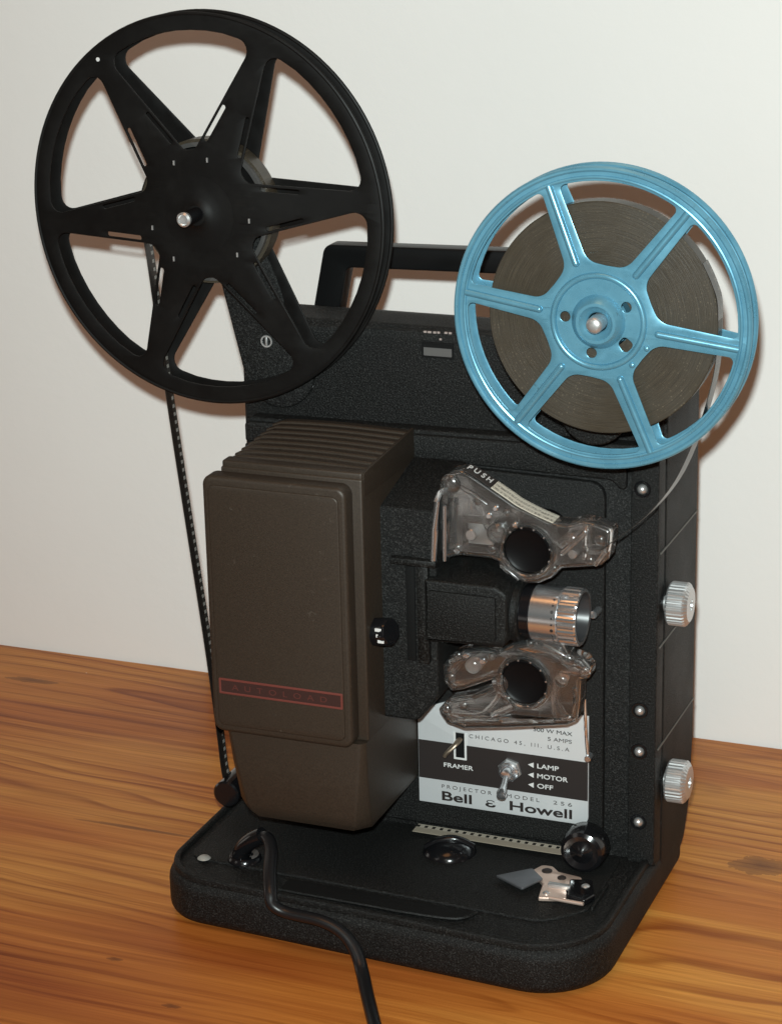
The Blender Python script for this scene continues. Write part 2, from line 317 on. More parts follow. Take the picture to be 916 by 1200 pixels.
def curve_mesh(loops, half, bev=0.0, fill='BOTH', res=2):
    cu = bpy.data.curves.new('tmp', 'CURVE'); cu.dimensions = '2D'; cu.fill_mode = fill
    cu.extrude = half * S; cu.bevel_depth = bev * S; cu.bevel_resolution = res; cu.offset = -bev * S
    for lp in loops:
        sp = cu.splines.new('POLY'); sp.points.add(len(lp) - 1); sp.use_cyclic_u = True
        for p, q in zip(sp.points, lp): p.co = (q[0] * S, q[1] * S, 0, 1)
    o = bpy.data.objects.new('tmp', cu); COL.objects.link(o)
    dg = bpy.context.evaluated_depsgraph_get(); me = bpy.data.meshes.new_from_object(o.evaluated_get(dg))
    bpy.data.objects.remove(o); bpy.data.curves.remove(cu); return me
def plate(bm, loops, y_front, depth, bev=0.0, fill='BOTH', axis='Y', res=2):
    """flat shape given in (x, z) and pushed back from y_front; axis 'Z': given in (x, y), y_front is its top z; axis 'X': given in (y, z)"""
    me = curve_mesh(loops, max(depth / 2 - bev, 0.0), bev, fill, res)
    t = bmesh.new(); t.from_mesh(me); bpy.data.meshes.remove(me)
    for v in t.verts:
        x, y, z = v.co / S
        if axis == 'Y': v.co = Vector((x, y_front + depth / 2 - z, y))
        elif axis == 'Z': v.co = Vector((x, y, y_front - depth / 2 + z))
        else: v.co = Vector((y_front - depth / 2 + z, x, y))
    bmesh.ops.remove_doubles(t, verts=t.verts, dist=0.01)
    add(bm, t)
def fillet(poly, rad, n=6):
    out = []; m_ = len(poly)
    for i in range(m_):
        p = Vector(poly[i][:2]); r = rad[i] if isinstance(rad, (list, tuple)) else rad
        a = Vector(poly[i - 1][:2]) - p; b = Vector(poly[(i + 1) % m_][:2]) - p
        if r <= 0: out.append(tuple(p)); continue
        la, lb = a.length, b.length; a.normalize(); b.normalize()
        ang = math.acos(max(-1, min(1, a.dot(b)))); d = min(r / math.tan(ang / 2), la * .48, lb * .48); rr = d * math.tan(ang / 2)
        c = p + (a + b).normalized() * (rr / math.sin(ang / 2)); s = p + a * d - c; e = p + b * d - c
        a0 = math.atan2(s.y, s.x); da = math.atan2(e.y, e.x) - a0
        while da > PI: da -= 2 * PI
        while da < -PI: da += 2 * PI
        for k in range(n + 1): q = a0 + da * k / n; out.append((c.x + rr * math.cos(q), c.y + rr * math.sin(q)))
    return out
def rrect(x0, x1, z0, z1, r, n=6): return fillet([(x0, z0), (x1, z0), (x1, z1), (x0, z1)], r, n)
def circ(x, z, r, n=48, a0=0.0): return [(x + r * math.cos(a0 + 2 * PI * i / n), z + r * math.sin(a0 + 2 * PI * i / n)) for i in range(n)]
def catmull2(pts, n=4):
    q = smooth_path([(x, z, 0) for x, z in pts] + [(pts[0][0], pts[0][1], 0)], n); return [(p.x, p.y) for p in q[:-1]]
def text(name, s, x0, x1, z, h, y, m_, parent, bold=0.0, slope=0.0, ax='Y'):
    cu = bpy.data.curves.new('tmp', 'FONT'); cu.body = s; cu.size = 1.0; cu.extrude = 0.1; cu.offset = bold
    o = bpy.data.objects.new('tmp', cu); COL.objects.link(o)
    me = bpy.data.meshes.new_from_object(o.evaluated_get(bpy.context.evaluated_depsgraph_get()))
    bpy.data.objects.remove(o); bpy.data.curves.remove(cu)
    t = bmesh.new(); t.from_mesh(me); bpy.data.meshes.remove(me)
    xs = [v.co.x for v in t.verts]; k = (x1 - x0) / (max(xs) - min(xs)); x_ = min(xs)
    for v in t.verts: v.co = Vector((x0 + (v.co.x - x_) * k, y - v.co.z, z + v.co.y * h / 0.72 + slope * (v.co.x - x_) * k))
    return finish(name, t, m_, parent)
def thing(name, label, cat, loc=(0, 0, 0), group=None):
    o = bpy.data.objects.new(name, None); COL.objects.link(o); o.location = Vector(loc) * S
    o.empty_display_size = 0.02; o['label'] = label; o['category'] = cat
    if group: o['group'] = group
    return o
def tag(o, label, cat): o['label'] = label; o['category'] = cat; return o

# ------------------------------------------------------------------ setting
bm = new(); box(bm, -900, 900, -330, 195, -32, 0, 2)
o = finish('tabletop', bm, M_wood); o['kind'] = 'structure'; o['label'] = 'varnished orange pine table top with dark grain and knots'
bm = new(); box(bm, -2500, 2500, 196, 300, -900, 2200)
o = finish('wall', bm, M_wall); o['kind'] = 'structure'; o['label'] = 'plain off-white painted wall behind the table'

# ------------------------------------------------------------------ projector
P = thing('film_projector', 'black wrinkle-finish film projector with brown lamp house, standing on the pine table', 'projector', (-100, 0, 0))
P.location = (0, 0, 0)

# case: side profile (y, z) pushed across x, then faces of the front built on it
bm = new()
prof = [(11.5, 14), (11.5, 258.5), (15, 262.6), (36, 262.6), (56, 258), (67, 244), (67, 60), (62, 26), (52, 10), (40, 8), (14, 8)]
prof = fillet(prof, [0, 0, 3, 12, 14, 14, 30, 20, 16, 8, 0], 5)
t = bmesh.new(); plate(t, [prof], 0, 201, 1.6, axis='X'); add(bm, t)
body = finish('case', bm, M_black, P, 35)
# upper face set back above the ledge, then the lower block with its raised panel and the right rim with rivets
bm = new(); plate(bm, [fillet([(-199.8, 214), (-199.8, 258.5), (-150, 260.6), (-60, 262), (-1.5, 262), (-1.5, 214)], [0, 2, 0, 0, 5, 0])], 10.4, 6, 0.8)
finish('upper_face', bm, M_black, P, 35)
bm = new(); plate(bm, [fillet([(-196, 20), (-0.4, 20), (-0.4, 219.6), (-196, 216.8)], [1, 1, 1, 3])], 3.0, 9, 1.2)
finish('lower_block', bm, M_black, P, 35)
bm = new(); plate(bm, [fillet([(-196, 26), (-24.5, 26), (-24.5, 202), (-196, 205)], [1, 4, 7, 1])], 0, 6, 0.9)
finish('face_panel', bm, M_black, P, 35)
bm = new(); plate(bm, [fillet([(-196, 206), (-22, 203.5), (-15, 197), (-15, 217.4), (-196, 215.2)], [1, 4, 3, 2, 2])], 0.6, 4, 1.0)
finish('face_ledge', bm, M_black, P, 35)
bm = new(); plate(bm, [rrect(-12.8, -0.3, 22, 219, 1.5)], 0, 10, 0.8)
finish('side_rim', bm, M_black, P, 35)
for z_ in (201.2, 97.8, 77.9, 43.2):
    bm = new(); lathe(bm, [(0, 2.2), (1.0, 2.0), (1.9, 1.2), (2.2, 0.2), (2.2, -0.5)], (-7.6, 0, z_), (0, -1, 0), 20); r_ = finish('rivet', bm, M_steel, P)
    bm = new(); torus(bm, (-7.6, -0.2, z_), (0, -1, 0), 3.3, 0.5, 24, 6); finish('washer', bm, M_gloss, r_)
# seams across the right side
for z_ in (171.5, 127.5, 78.5):
    bm = new(); box(bm, -0.2, 0.35, 3, 65.5, z_ - 0.35, z_ + 0.35); finish('seam_line', bm, mat('worn_seam', (0.10, 0.095, 0.085), 0.5), P)
# counter window near the top, three tiny marks over it
bm = new(); plate(bm, [rrect(-112.0, -97.0, 249.6, 256.6, 0.6), rrect(-111.2, -97.8, 250.4, 255.8, 0.4)], 9.6, 1.4, 0.15); wf = finish('counter_window', bm, M_dark, P)
bm = new(); box(bm, -111.3, -97.7, 10.1, 10.9, 250.3, 255.9); finish('window_pane', bm, mat('grey_counter', (0.095, 0.09, 0.087), 0.4), wf)
bm = new(); box(bm, -111.3, -97.7, 9.8, 10.9, 254.2, 255.9); finish('painted_pane_shadow', bm, M_dark, wf)  # black strip painted as the shade under the frame's top edge
for x0, x1, z0 in ((-111.0, -109.6, 261.2), (-109.1, -107.4, 261.2), (-104.6, -103.4, 261.3), (-106.5, -105.1, 261.2), (-101.2, -99.8, 261.4), (-99.2, -97.9, 261.4), (-103.6, -102.6, 258.3)):
    bm = new(); box(bm, x0, x1, 10.0, 10.5, z0 - 0.5, z0 + 0.35); finish('face_mark', bm, M_scuff, P)
# carrying handle behind
bm = new()
outer = fillet([(-184, 246), (-175, 288.5), (-18, 292), (-8, 248)], [0, 5, 5, 0]); inner = fillet([(-22, 250), (-30, 281), (-164, 278.2), (-170, 250)], [0, 3, 3, 0])
plate(bm, [outer + inner], 50, 10, 1.0)
finish('carrying_handle', bm, M_handle, P)

# base tray with a raised rim and an inset floor
bm = new()
ob = fillet([(-212, 53), (-212, -83.2), (0, -96), (0, 53)], [8, 24, 33, 8], 12)
plate(bm, [ob], 23.0, 22.5, 6.0, axis='Z', res=5)
base = finish('base_tray', bm, M_black, P, 50)
ib = fillet([(-207.5, 4), (-207.5, -78.0), (-6, -90.2), (-6, 4)], [2, 22, 29, 2], 10)
ob2 = fillet([(-210.6, 5), (-210.6, -81.4), (-2.6, -94.0), (-2.6, 5)], [2, 25, 32, 2], 10)
bm = new(); plate(bm, [ob2, ib], 25.0, 4.5, 1.1, axis='Z'); finish('tray_rim', bm, M_black, base)
bm = new(); plate(bm, [fillet([(-204, -1), (-204, -63), (-30, -69), (-15, -52), (-15, -1)], [3, 8, 18, 8, 3], 8)], 24.1, 2.6, 0.8, axis='Z'); finish('tray_floor', bm, M_black, base)
# latch recess in the front of the tray
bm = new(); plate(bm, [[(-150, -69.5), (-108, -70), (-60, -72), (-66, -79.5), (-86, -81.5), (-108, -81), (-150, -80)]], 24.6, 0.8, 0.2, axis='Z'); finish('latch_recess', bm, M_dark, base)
bm = new(); tube(bm, smooth_path([(-150, -80.6, 24.6), (-108, -81.6, 24.6), (-86, -82, 24.6), (-66, -80.2, 24.6), (-59.5, -72, 24.6)], 5), 0.7, 6); finish('latch_lip', bm, M_black2, base)
bm = new(); lathe(bm, [(0, 1.0), (2.2, 0.8), (3.1, 0)], (-195.5, -63, 24.2), (0, 0, 1), 24); finish('tray_rivet', bm, mat('pale_rivet', (0.40, 0.40, 0.38), 0.5, metal=0.4), base)
bm = new(); lathe(bm, [(0, 1.2), (3.4, 1.2), (4.0, 2.4), (6.6, 2.6), (7.6, 1.6), (8.0, 0)], (-177.5, -57.5, 24), (0, 0, 1), 32); finish('cord_grommet', bm, M_gloss, base)

# lamp house ------------------------------------------------
bm = new()
t = bmesh.new(); box(t, -179, -113, -60.5, 1, 93, 213.6, 1.0, 3); add(bm, t)
lamp = finish('lamp_house', bm, M_brown, P, 35)
nl = 8
for i in range(nl):                                      # louvres of the top: slats with dark gaps, dropping a little at the left end
    y0 = -52.5 + i * 6.7; n = 14; bm = new(); rows = []
    zb = 214.9 + i * 0.35
    for j in range(n + 1):
        u = j / n; x = -179 + 65.0 * u
        dz = 0.9 * math.sin(PI * u) - 1.7 * (max(0, 0.1 - u) / 0.1) ** 2
        rows.append([bm.verts.new((x, y0, zb + dz - 0.2)), bm.verts.new((x, y0 + 0.2, zb + dz + 1.0)), bm.verts.new((x, y0 + 0.9, zb + dz + 1.4)), bm.verts.new((x, y0 + 5.7, zb + dz + 1.0)), bm.verts.new((x, y0 + 5.7, zb - 4)), bm.verts.new((x, y0, zb - 4))])
    for a, b in zip(rows, rows[1:]):
        for k in range(6): bm.faces.new((a[k], a[(k + 1) % 6], b[(k + 1) % 6], b[k]))
    bm.faces.new(rows[0]); bm.faces.new(rows[-1]); finish('louvre', bm, M_brown, lamp, 25)
    bm = new(); box(bm, -178.0, -114.0, y0 + 5.6, y0 + 6.8, zb - 4.5, zb - 2.6); finish('louvre_gap', bm, M_dark, lamp)
bm = new(); plate(bm, [[(-59, 205), (0.8, 205), (0.8, 219.2), (-53, 216.3), (-58.5, 215.6)]], -112.85, 1.5, 0.3, axis='X'); finish('side_cheek', bm, M_brown, lamp, 40)
bm = new(); box(bm, -178.6, -113.2, -59.8, -52.6, 211.5, 216.2, 1.0, 3); finish('top_lip', bm, M_brown, lamp, 40)
bm = new(); fo = rrect(-184.5, -117.5, 92, 211.5, 4.5)
plate(bm, [fo], -68.5, 9.5, 1.8, res=3); fp = finish('front_door', bm, M_brown, lamp, 45)
bm = new(); plate(bm, [rrect(-181.6, -120.6, 95.5, 207.6, 3.2)], -69.2, 2, 0.7, res=2); finish('door_panel', bm, M_brown, fp, 45)
# red framed word on the door
bm = new(); plate(bm, [rrect(-180.2, -121, 110.9, 118.3, 0.5), rrect(-179.2, -122, 111.9, 117.3, 0.3)], -69.7, 0.8, 0.1); finish('red_frame', bm, M_red, fp)
bm = new(); box(bm, -179.3, -121.9, -69.45, -69.1, 111.8, 117.4); finish('red_field', bm, M_redink, fp)
text('lettering', 'A  U  T  O  L  O  A  D', -174, -128.5, 113.2, 2.7, -69.55, M_redtext, fp)
# lower cover, tapering to the tray
bm = new()
def ringz(z, x0, x1, y0, c): return [(x0 + c, y0, z), (x1 - c, y0, z), (x1, y0 + c * 1.1, z), (x1, 1, z), (x0, 1, z), (x0, y0 + c, z)]
secs = [ringz(93, -181, -113.6, -64.5, 2.2), ringz(75, -179, -113.6, -65, 3.4), ringz(57, -176.8, -113.6, -65, 5.2), ringz(52.5, -175.4, -113.8, -64, 5.6), ringz(49.6, -173.2, -114.6, -62.4, 6.2), ringz(48.2, -170, -117, -59.5, 6.2)]
R_ = [[bm.verts.new(p) for p in s] for s in secs]
for a, b in zip(R_, R_[1:]):
    for k in range(6): bm.faces.new((a[k], a[(k + 1) % 6], b[(k + 1) % 6], b[k]))
bm.faces.new(R_[0]); bm.faces.new(R_[-1])
bmesh.ops.bevel(bm, geom=[e for e in bm.edges if abs(e.verts[0].co.z - e.verts[1].co.z) > 3], offset=0.9, segments=2, affect='EDGES', profile=0.5)
finish('lower_cover', bm, M_brown, lamp, 24)
# small roller the film runs round, low at the left
bm = new(); cyl(bm, (-203.5, 0, 36.5), (0, -1, 0), 6.6, 22, 32, 0.8); finish('film_roller', bm, M_gloss, P)

# gate housing and lens ------------------------------------------
bm = new(); t = bmesh.new()
plate(t, [fillet([(-114.5, 97), (-97.5, 97), (-87.5, 110), (-87.5, 196), (-114.5, 196)], [1, 5, 2, 2, 1])], -41, 43, 1.2)
for v in t.verts:
    if v.co.z > 190 and v.co.y > -20: v.co.z += 10 * min(1, (v.co.y + 41) / 41)
add(bm, t); gate = finish('gate_housing', bm, M_black, P, 40)
bm = new(); box(bm, -95.8, -90.5, -43.8, -40, 126, 171, 0.6); finish('gate_door', bm, M_black2, gate)
bm = new(); box(bm, -101.5, -97.4, -42.0, -40, 126, 170, 0.3); finish('gate_slot', bm, M_dark, gate)
bm = new(); box(bm, -108, -86.5, -44.5, -38, 171, 174.2, 0.8); finish('gate_ledge', bm, M_black2, gate)
bm = new(); tube(bm, [(-88.2, -42.5, 174), (-87.2, -42.5, 188), (-86.4, -42.5, 201), (-86.6, -38.5, 203.2), (-86.6, -30, 203.2)], 1.35, 12); finish('guide_rod', bm, M_chrome, gate)
bm = new(); tube(bm, [(-83.6, -41, 174), (-83.2, -41, 199)], 0.9, 10); finish('guide_rod', bm, M_chrome, gate)
bm = new(); lathe(bm, [(0, 0), (5.6, 0), (6.4, 0.8), (6.4, 8), (5.6, 9.2), (0, 9.2)], (-113, -50, 141), (0.93, -0.28, 0.22), 32, lambda i, r, h: r * (1.0 if i % 4 < 2 else 0.95)); sw = finish('selector_wheel', bm, M_gloss, P)
_ax = Vector((0.93, -0.28, 0.22)).normalized(); _dn = Vector((-0.05, -0.85, -0.5)).normalized()
for k in range(3):
    bm = new(); q = Vector((-113, -50, 141)) + _ax * 4.6 + Vector((0, -6.15, 2.9 - 2.6 * k)) + Vector((0.6 * k, 0.25 * abs(k - 1), 0))
    box(bm, q.x - 1.5, q.x + 1.5, q.y - 0.4, q.y + 0.5, q.z - 0.75, q.z + 0.75, 0.15, 1); finish('white_mark', bm, M_white, sw)
bm = new(); t = bmesh.new()
plate(t, [fillet([(-92, 137), (-54.5, 138.5), (-54, 163.5), (-60, 166), (-92, 166)], [1, 4, 5, 3, 1])], -45, 44, 1.6)
for v in t.verts:
    if v.co.z > 158 and v.co.y > -30: v.co.z += 5.5
add(bm, t); holder = finish('lens_holder', bm, M_black2, P, 40)
bm = new(); box(bm, -90, -59, -46.2, -44, 141, 161.5, 1.0); finish('holder_cover', bm, M_black, holder)
bm = new(); cyl(bm, (-57, -29, 150.6), (1, 0, 0), 13.4, 6, 40, 0.8); finish('holder_collar', bm, M_black2, holder)
lo = (-50, -29, 150.6)
bm = new(); lathe(bm, [(10, -3), (11.6, -3), (11.8, 4)], lo, (1, 0, 0), 48); lens = finish('lens', bm, M_gloss, P)
bm = new(); lathe(bm, [(11.8, 3.6), (12.2, 4.0), (12.2, 16.0), (11.4, 16.4)], lo, (1, 0, 0), 56); finish('lens_barrel', bm, M_chrome, lens)
bm = new(); lathe(bm, [(11.4, 16.2), (12.4, 16.5), (12.7, 17), (12.7, 24.2), (12.2, 24.9), (10.9, 25)], lo, (1, 0, 0), 96, lambda i, r, h: r * (1.0 if i % 4 < 2 or h > 24.5 else 0.965)); finish('focus_ring', bm, M_chrome, lens, 20)
bm = new(); lathe(bm, [(10.9, 25), (10.2, 24.6), (8.0, 17), (6.5, 13)], lo, (1, 0, 0), 48); finish('lens_hood', bm, mat('inner_barrel', (0.03, 0.03, 0.032), 0.35), lens)
bm = new(); lathe(bm, [(0, 16.2), (3.5, 15.7), (7.4, 14.4), (7.4, 13)], lo, (1, 0, 0), 40); finish('lens_glass', bm, M_glass, lens)
bm = new()
for k in range(9):                                                     # engraved figures round the barrel
    a = -0.95 + k * 0.23; q = Vector(lo) + Vector((14.4, -12.25 * math.cos(a), 12.25 * math.sin(a)))
    cyl(bm, q, (0, -math.cos(a), math.sin(a)), 0.5 if k % 3 else 0.8, 0.12, 8)
finish('barrel_marks', bm, M_ink, lens)
bm = new(); tube(bm, [(-24.6, -8, 146.5), (-24.6, -16, 147)], 1.7, 14); finish('small_pin', bm, M_chrome, P)

# clear film guards -------------------------------------------------
def guard(name, out, hole, hr, y0, depth, thick=1.9):
    oc = out; bm = new()
    me = curve_mesh([oc, circ(hole[0], hole[1], hr, 48)], depth / 2 - 2.0, 2.0, 'FRONT', 4)
    t = bmesh.new(); t.from_mesh(me); bpy.data.meshes.remove(me)
    for v in t.verts:
        x, y, z = v.co / S; v.co = Vector((x, y0 + depth / 2 - z, y))
    bmesh.ops.remove_doubles(t, verts=t.verts, dist=0.02)
    bmesh.ops.recalc_face_normals(t, faces=t.faces)
    add(bm, t)
    o = finish(name, bm, M_acryl, P, 50)
    md = o.modifiers.new('wall', 'SOLIDIFY'); md.thickness = thick * S; md.offset = -1
    return o
UG = [(-88.2, 205.5), (-87.3, 208.3), (-83.4, 211.7), (-78.4, 213.5), (-73.5, 212.0), (-64.8, 207.0), (-53.0, 200.0), (-36.8, 193.8), (-30.4, 193.9), (-24.0, 196.4), (-18.7, 195.7), (-11.1, 193.5), (-11.5, 186.8), (-12.5, 180.4), (-15.9, 176.8), (-26.1, 174.9), (-33.0, 173.8), (-37.4, 168.9), (-43.3, 165.8), (-49.9, 165.0), (-55.9, 167.5), (-59.7, 172.8), (-65.2, 174.6), (-79.5, 174.5), (-85.2, 172.4), (-88.7, 176.2), (-89.1, 191.7)]
LG = [(-87.4, 114.0), (-88.3, 122.4), (-84.0, 127.2), (-78.8, 130.5), (-70.5, 132.3), (-62.2, 132.6), (-56.0, 136.5), (-44.8, 140.5), (-32.7, 138.7), (-30.7, 135.0), (-23.7, 133.3), (-20.2, 129.1), (-20.7, 124.9), (-24.7, 123.4), (-25.1, 112.9), (-26.1, 104.3), (-30.7, 101.6), (-57.3, 96.6), (-78.2, 93.3), (-86.6, 95.4), (-90.6, 100.7), (-85.9, 106.2), (-73.8, 109.7), (-61.3, 116.9), (-61.0, 118.0), (-64.4, 118.6), (-78.0, 112.1), (-83.8, 110.4)]
HU = (-48.3, 180.4); HL = (-50.0, 119.5)
ug = guard('film_guard', fillet(UG, 2.2, 3), HU, 10.8, -35, 12)
lg = guard('film_guard', fillet(LG, 1.6, 3), HL, 10.8, -35, 12)
def sprocket(h, par):
    bm = new(); lathe(bm, [(0, 1.0), (8.4, 1.0), (9.6, 1.8), (10.2, 1.2), (10.3, -26)], (h[0], -33.5, h[1]), (0, -1, 0), 48); s_ = finish('sprocket', bm, M_sprocket, par)
    bm = new(); lathe(bm, [(10.7, -10), (10.7, 1.2), (11.3, 1.9), (12.4, 1.6), (12.7, 0.6), (12.7, -10)], (h[0], -34.5, h[1]), (0, -1, 0), 56); finish('guard_collar', bm, M_acryl, par)
    bm = new()
    for k in range(12):
        a = k * PI / 6 + 0.2; q = Vector((h[0] + 10.6 * math.cos(a), -36.0, h[1] + 10.6 * math.sin(a))); box(bm, q.x - .35, q.x + .35, q.y - .5, q.y + .5, q.z - .35, q.z + .35, 0.1, 1)
    finish('sprocket_teeth', bm, M_chrome, s_)
sprocket(HU, ug); sprocket(HL, lg)
# inside of the guards: moulded ribs, posts, bright metal rollers and springs
def post(name, x, z, r, y0, h, m_, par): bm = new(); cyl(bm, (x, y0, z), (0, -1, 0), r, h, 24, min(0.4, r * .3)); return finish(name, bm, m_, par)
post('guard_post', -61.6, 187.2, 4.4, -12, 25, M_acryl, ug); post('guide_roller', -75, 183.5, 2.6, -12, 19, M_chrome, ug)
post('guard_screw', -62.2, 198.2, 1.2, -33, 3.2, M_chrome, ug); post('guard_screw', -65.3, 194.5, 1.4, -33, 3.0, M_chrome, ug); post('guard_screw', -53.4, 191.5, 1.3, -33, 3.0, M_chrome, ug)
bm = new(); box(bm, -84.8, -78.4, -31.6, -16, 176.5, 197, 0.5); finish('guard_rib', bm, M_acryl, ug)
bm = new(); box(bm, -78.0, -66, -31.6, -20, 189.2, 191.4, 0.4); finish('guard_rib', bm, M_acryl, ug)
bm = new(); box(bm, -77.8, -66.6, -26, -24, 178, 189, 0.4); finish('guide_plate', bm, M_steel, ug)
bm = new(); tube(bm, smooth_path([(-84, -32, 201), (-76, -32, 202.5), (-70.5, -32, 197), (-67.5, -32, 189.5), (-64, -32, 184.5)], 6), 1.3, 10); finish('guard_rib', bm, M_acryl, ug)
bm = new(); tube(bm, [(-35, -30, 183), (-25, -30, 193.4)], 2.0, 12); finish('guard_rib', bm, M_acryl, ug)
bm = new(); box(bm, -24.5, -12.6, -32, -24.5, 181.0, 183.2, 0.4); finish('guard_rib', bm, M_acryl, ug)
bm = new(); box(bm, -24.6, -22.6, -32, -24.5, 178, 194, 0.4); finish('guard_rib', bm, M_acryl, ug)
post('guide_roller', -29, 180, 2.0, -12, 20, M_chrome, ug); post('guide_roller', -80.5, 176.5, 1.6, -20, 14, M_chrome, ug)
post('guide_roller', -73.5, 124, 3.6, -12, 19, M_steel, lg); post('guide_roller', -83.5, 119.5, 1.6, -12, 22, M_chrome, lg); post('guard_screw', -76.5, 129, 1.5, -33, 3.0, M_chrome, lg)
post('guide_roller', -33, 123, 2.4, -12, 19, M_chrome, lg); post('guard_screw', -69, 127, 1.4, -33, 2.8, M_chrome, lg)
bm = new(); box(bm, -38.5, -36.5, -32, -24.5, 102, 121, 0.4); finish('guard_rib', bm, M_acryl, lg)
bm = new(); tube(bm, smooth_path([(-61, -32, 116), (-64, -32, 108), (-72, -32, 101), (-86, -32, 99.5)], 6), 1.1, 10); finish('guard_rib', bm, M_acryl, lg)
bm = new(); tube(bm, [(-54, -37, 108.5), (-64, -37, 102.5)], 1.6, 12); finish('guard_clip', bm, M_acryl, lg)
bm = new(); tube(bm, smooth_path([(-88, -31, 101), (-82, -31, 105), (-74, -31, 107)], 5), 1.6, 10); finish('guard_rib', bm, M_acryl, lg)
bm = new(); tube(bm, smooth_path([(-66, -31, 134), (-56, -33, 130), (-48, -33, 135), (-36, -33, 133), (-27, -31, 126)], 6), 1.5, 10); finish('guard_rib', bm, M_acryl, lg)
def add_glint_dome(x, z, r, par, y=-35.0, h=0.55, m_=None):  # domes invented to catch white flash glints, not moulded parts of the guards
    bm = new(); lathe(bm, [(r * math.cos(t * PI / 16), h * r * math.sin(t * PI / 16)) for t in range(8)] + [(0, h * r)], (x, y, z), (0, -1, 0), 28); finish('glint_dome', bm, m_ or M_acryl, par, 60)
for x_, z_, r_ in ((-82.5, 207.0, 4.6), (-86.0, 188, 1.9), (-61.6, 187.2, 4.0), (-70.5, 200.5, 2.0), (-28.5, 187.5, 3.0), (-16.0, 188.5, 2.4), (-20.5, 179.0, 2.2), (-80, 178.2, 2.2), (-36.5, 173.5, 1.8), (-57.5, 196.5, 1.6), (-64.2, 179.5, 2.0)): add_glint_dome(x_, z_, r_, ug)
for x_, z_, r_ in ((-73.5, 124.2, 3.6), (-83.8, 117.5, 2.4), (-80.5, 128.0, 2.4), (-86.3, 101.8, 2.6), (-65.0, 129.5, 1.8), (-33.0, 122.5, 3.0), (-30.0, 132.5, 3.0), (-22.6, 128.4, 2.2), (-57.5, 110.5, 2.0), (-78.0, 104.8, 2.4), (-29.5, 105.5, 1.8), (-47, 137.8, 1.6)): add_glint_dome(x_, z_, r_, lg)
for x0, z0, x1, z1, par in ((-78, 206, -66, 199.5, ug), (-84, 180, -84, 198, ug), (-33, 180.5, -22, 191.5, ug), (-60, 172.5, -52, 167.0, ug), (-18, 177.5, -13.5, 184, ug), (-84, 96.8, -62, 100.2, lg), (-60, 99.5, -36, 103.5, lg), (-41, 138, -31.5, 134.5, lg), (-84, 125, -76, 129.5, lg), (-27.5, 106, -27, 120, lg)):
    bm = new(); tube(bm, [(x0, -35.3, z0), ((x0 + x1) / 2 + 0.4, -35.7, (z0 + z1) / 2 + 0.4), (x1, -35.3, z1)], 1.0, 14); finish('glint_bead', bm, M_acryl, par, 60)  # rounded strips added for extra sparkle on the acrylic
# labels lying on the curved top of the upper guard
def strip_label(name, pts, m_, off=0.25):
    pts = smooth_path([(x, -30.1, z) for x, z in pts], 6); bm = new()
    q = []
    for i, p in enumerate(pts):
        d = (pts[min(i + 1, len(pts) - 1)] - pts[max(i - 1, 0)]).normalized(); n = Vector((-d.z, 0, d.x)); q.append(p + n * off)
    ribbon(bm, q, (0, 1, 0), 9.6, 0.25); return finish(name, bm, m_, ug), q
lb, q1 = strip_label('push_label', [(-77.2, 213.3), (-73.5, 212.0), (-69, 209.5), (-64.8, 207.0)], M_pushbg)
strip_label('instruction_label', [(-64.5, 206.8), (-58, 203.0), (-53.0, 200.0), (-45, 196.6), (-36.8, 193.8)], M_cream)
# PUSH, letter by letter along the bend
for ch, (x, z) in zip('PUSH', ((-75.6, 212.9), (-72.6, 211.6), (-69.6, 209.9), (-66.9, 208.3))):
    cu = bpy.data.curves.new('tmp', 'FONT'); cu.body = ch; cu.size = 6.4 * S; cu.extrude = 0.05 * S; cu.offset = 0.12 * S; cu.align_x = 'CENTER'; cu.align_y = 'CENTER'
    o_ = bpy.data.objects.new('tmp', cu); COL.objects.link(o_)
    me = bpy.data.meshes.new_from_object(o_.evaluated_get(bpy.context.evaluated_depsgraph_get())); bpy.data.objects.remove(o_); bpy.data.curves.remove(cu)
    a = math.atan2(-1.65, 2.9) if ch != 'P' else math.atan2(-1.1, 3)
    xa = Vector((math.cos(a), 0, math.sin(a))); na = Vector((-math.sin(a), 0, math.cos(a))); ya = Vector((0, 1, 0))
    t = bmesh.new(); t.from_mesh(me); bpy.data.meshes.remove(me); o3 = Vector((x, -30.2, z)) + na * 0.75
    for v in t.verts: c_ = v.co / S; v.co = o3 + xa * c_.x * 0.62 + ya * c_.y + na * c_.z
    finish('lettering', t, M_white, lb)

# control plate -------------------------------------------------------
bm = new(); plate(bm, [fillet([(-113.2, 37.9), (-31.0, 37.9), (-31.0, 92), (-94, 92), (-109, 86), (-113.2, 81.5)], [0.4, 4.2, 0.4, 0, 1, 0.4])], -0.9, 1.2, 0.12)
cp = finish('control_plate', bm, M_plate, P)
bm = new(); box(bm, -113.0, -31.2, -1.08, -0.8, 50.2, 69.4); finish('dark_band', bm, M_ink, cp)
YT = -1.12
text('lettering', 'Bell  ε  Howell', -101.8, -38.6, 40.2, 4.6, YT, M_ink, cp, bold=0.02)
text('lettering', 'P R O J E C T O R', -101.8, -77.3, 46.3, 1.9, YT, M_ink2, cp)
text('lettering', 'M O D E L', -70.0, -54.2, 46.3, 1.9, YT, M_ink2, cp)
text('lettering', '2 5 6', -47.6, -38.6, 46.3, 1.9, YT, M_ink2, cp)
text('lettering', 'FRAMER', -100.6, -86.2, 57.3, 2.2, YT, M_white, cp, bold=0.012)
text('lettering', 'LAMP', -55.2, -44.9, 63.2, 2.3, YT, M_white, cp, bold=0.012)
text('lettering', 'MOTOR', -55.2, -40.6, 58.3, 2.3, YT, M_white, cp, bold=0.012)
text('lettering', 'OFF', -55.2, -47.6, 53.3, 2.3, YT, M_white, cp, bold=0.012)
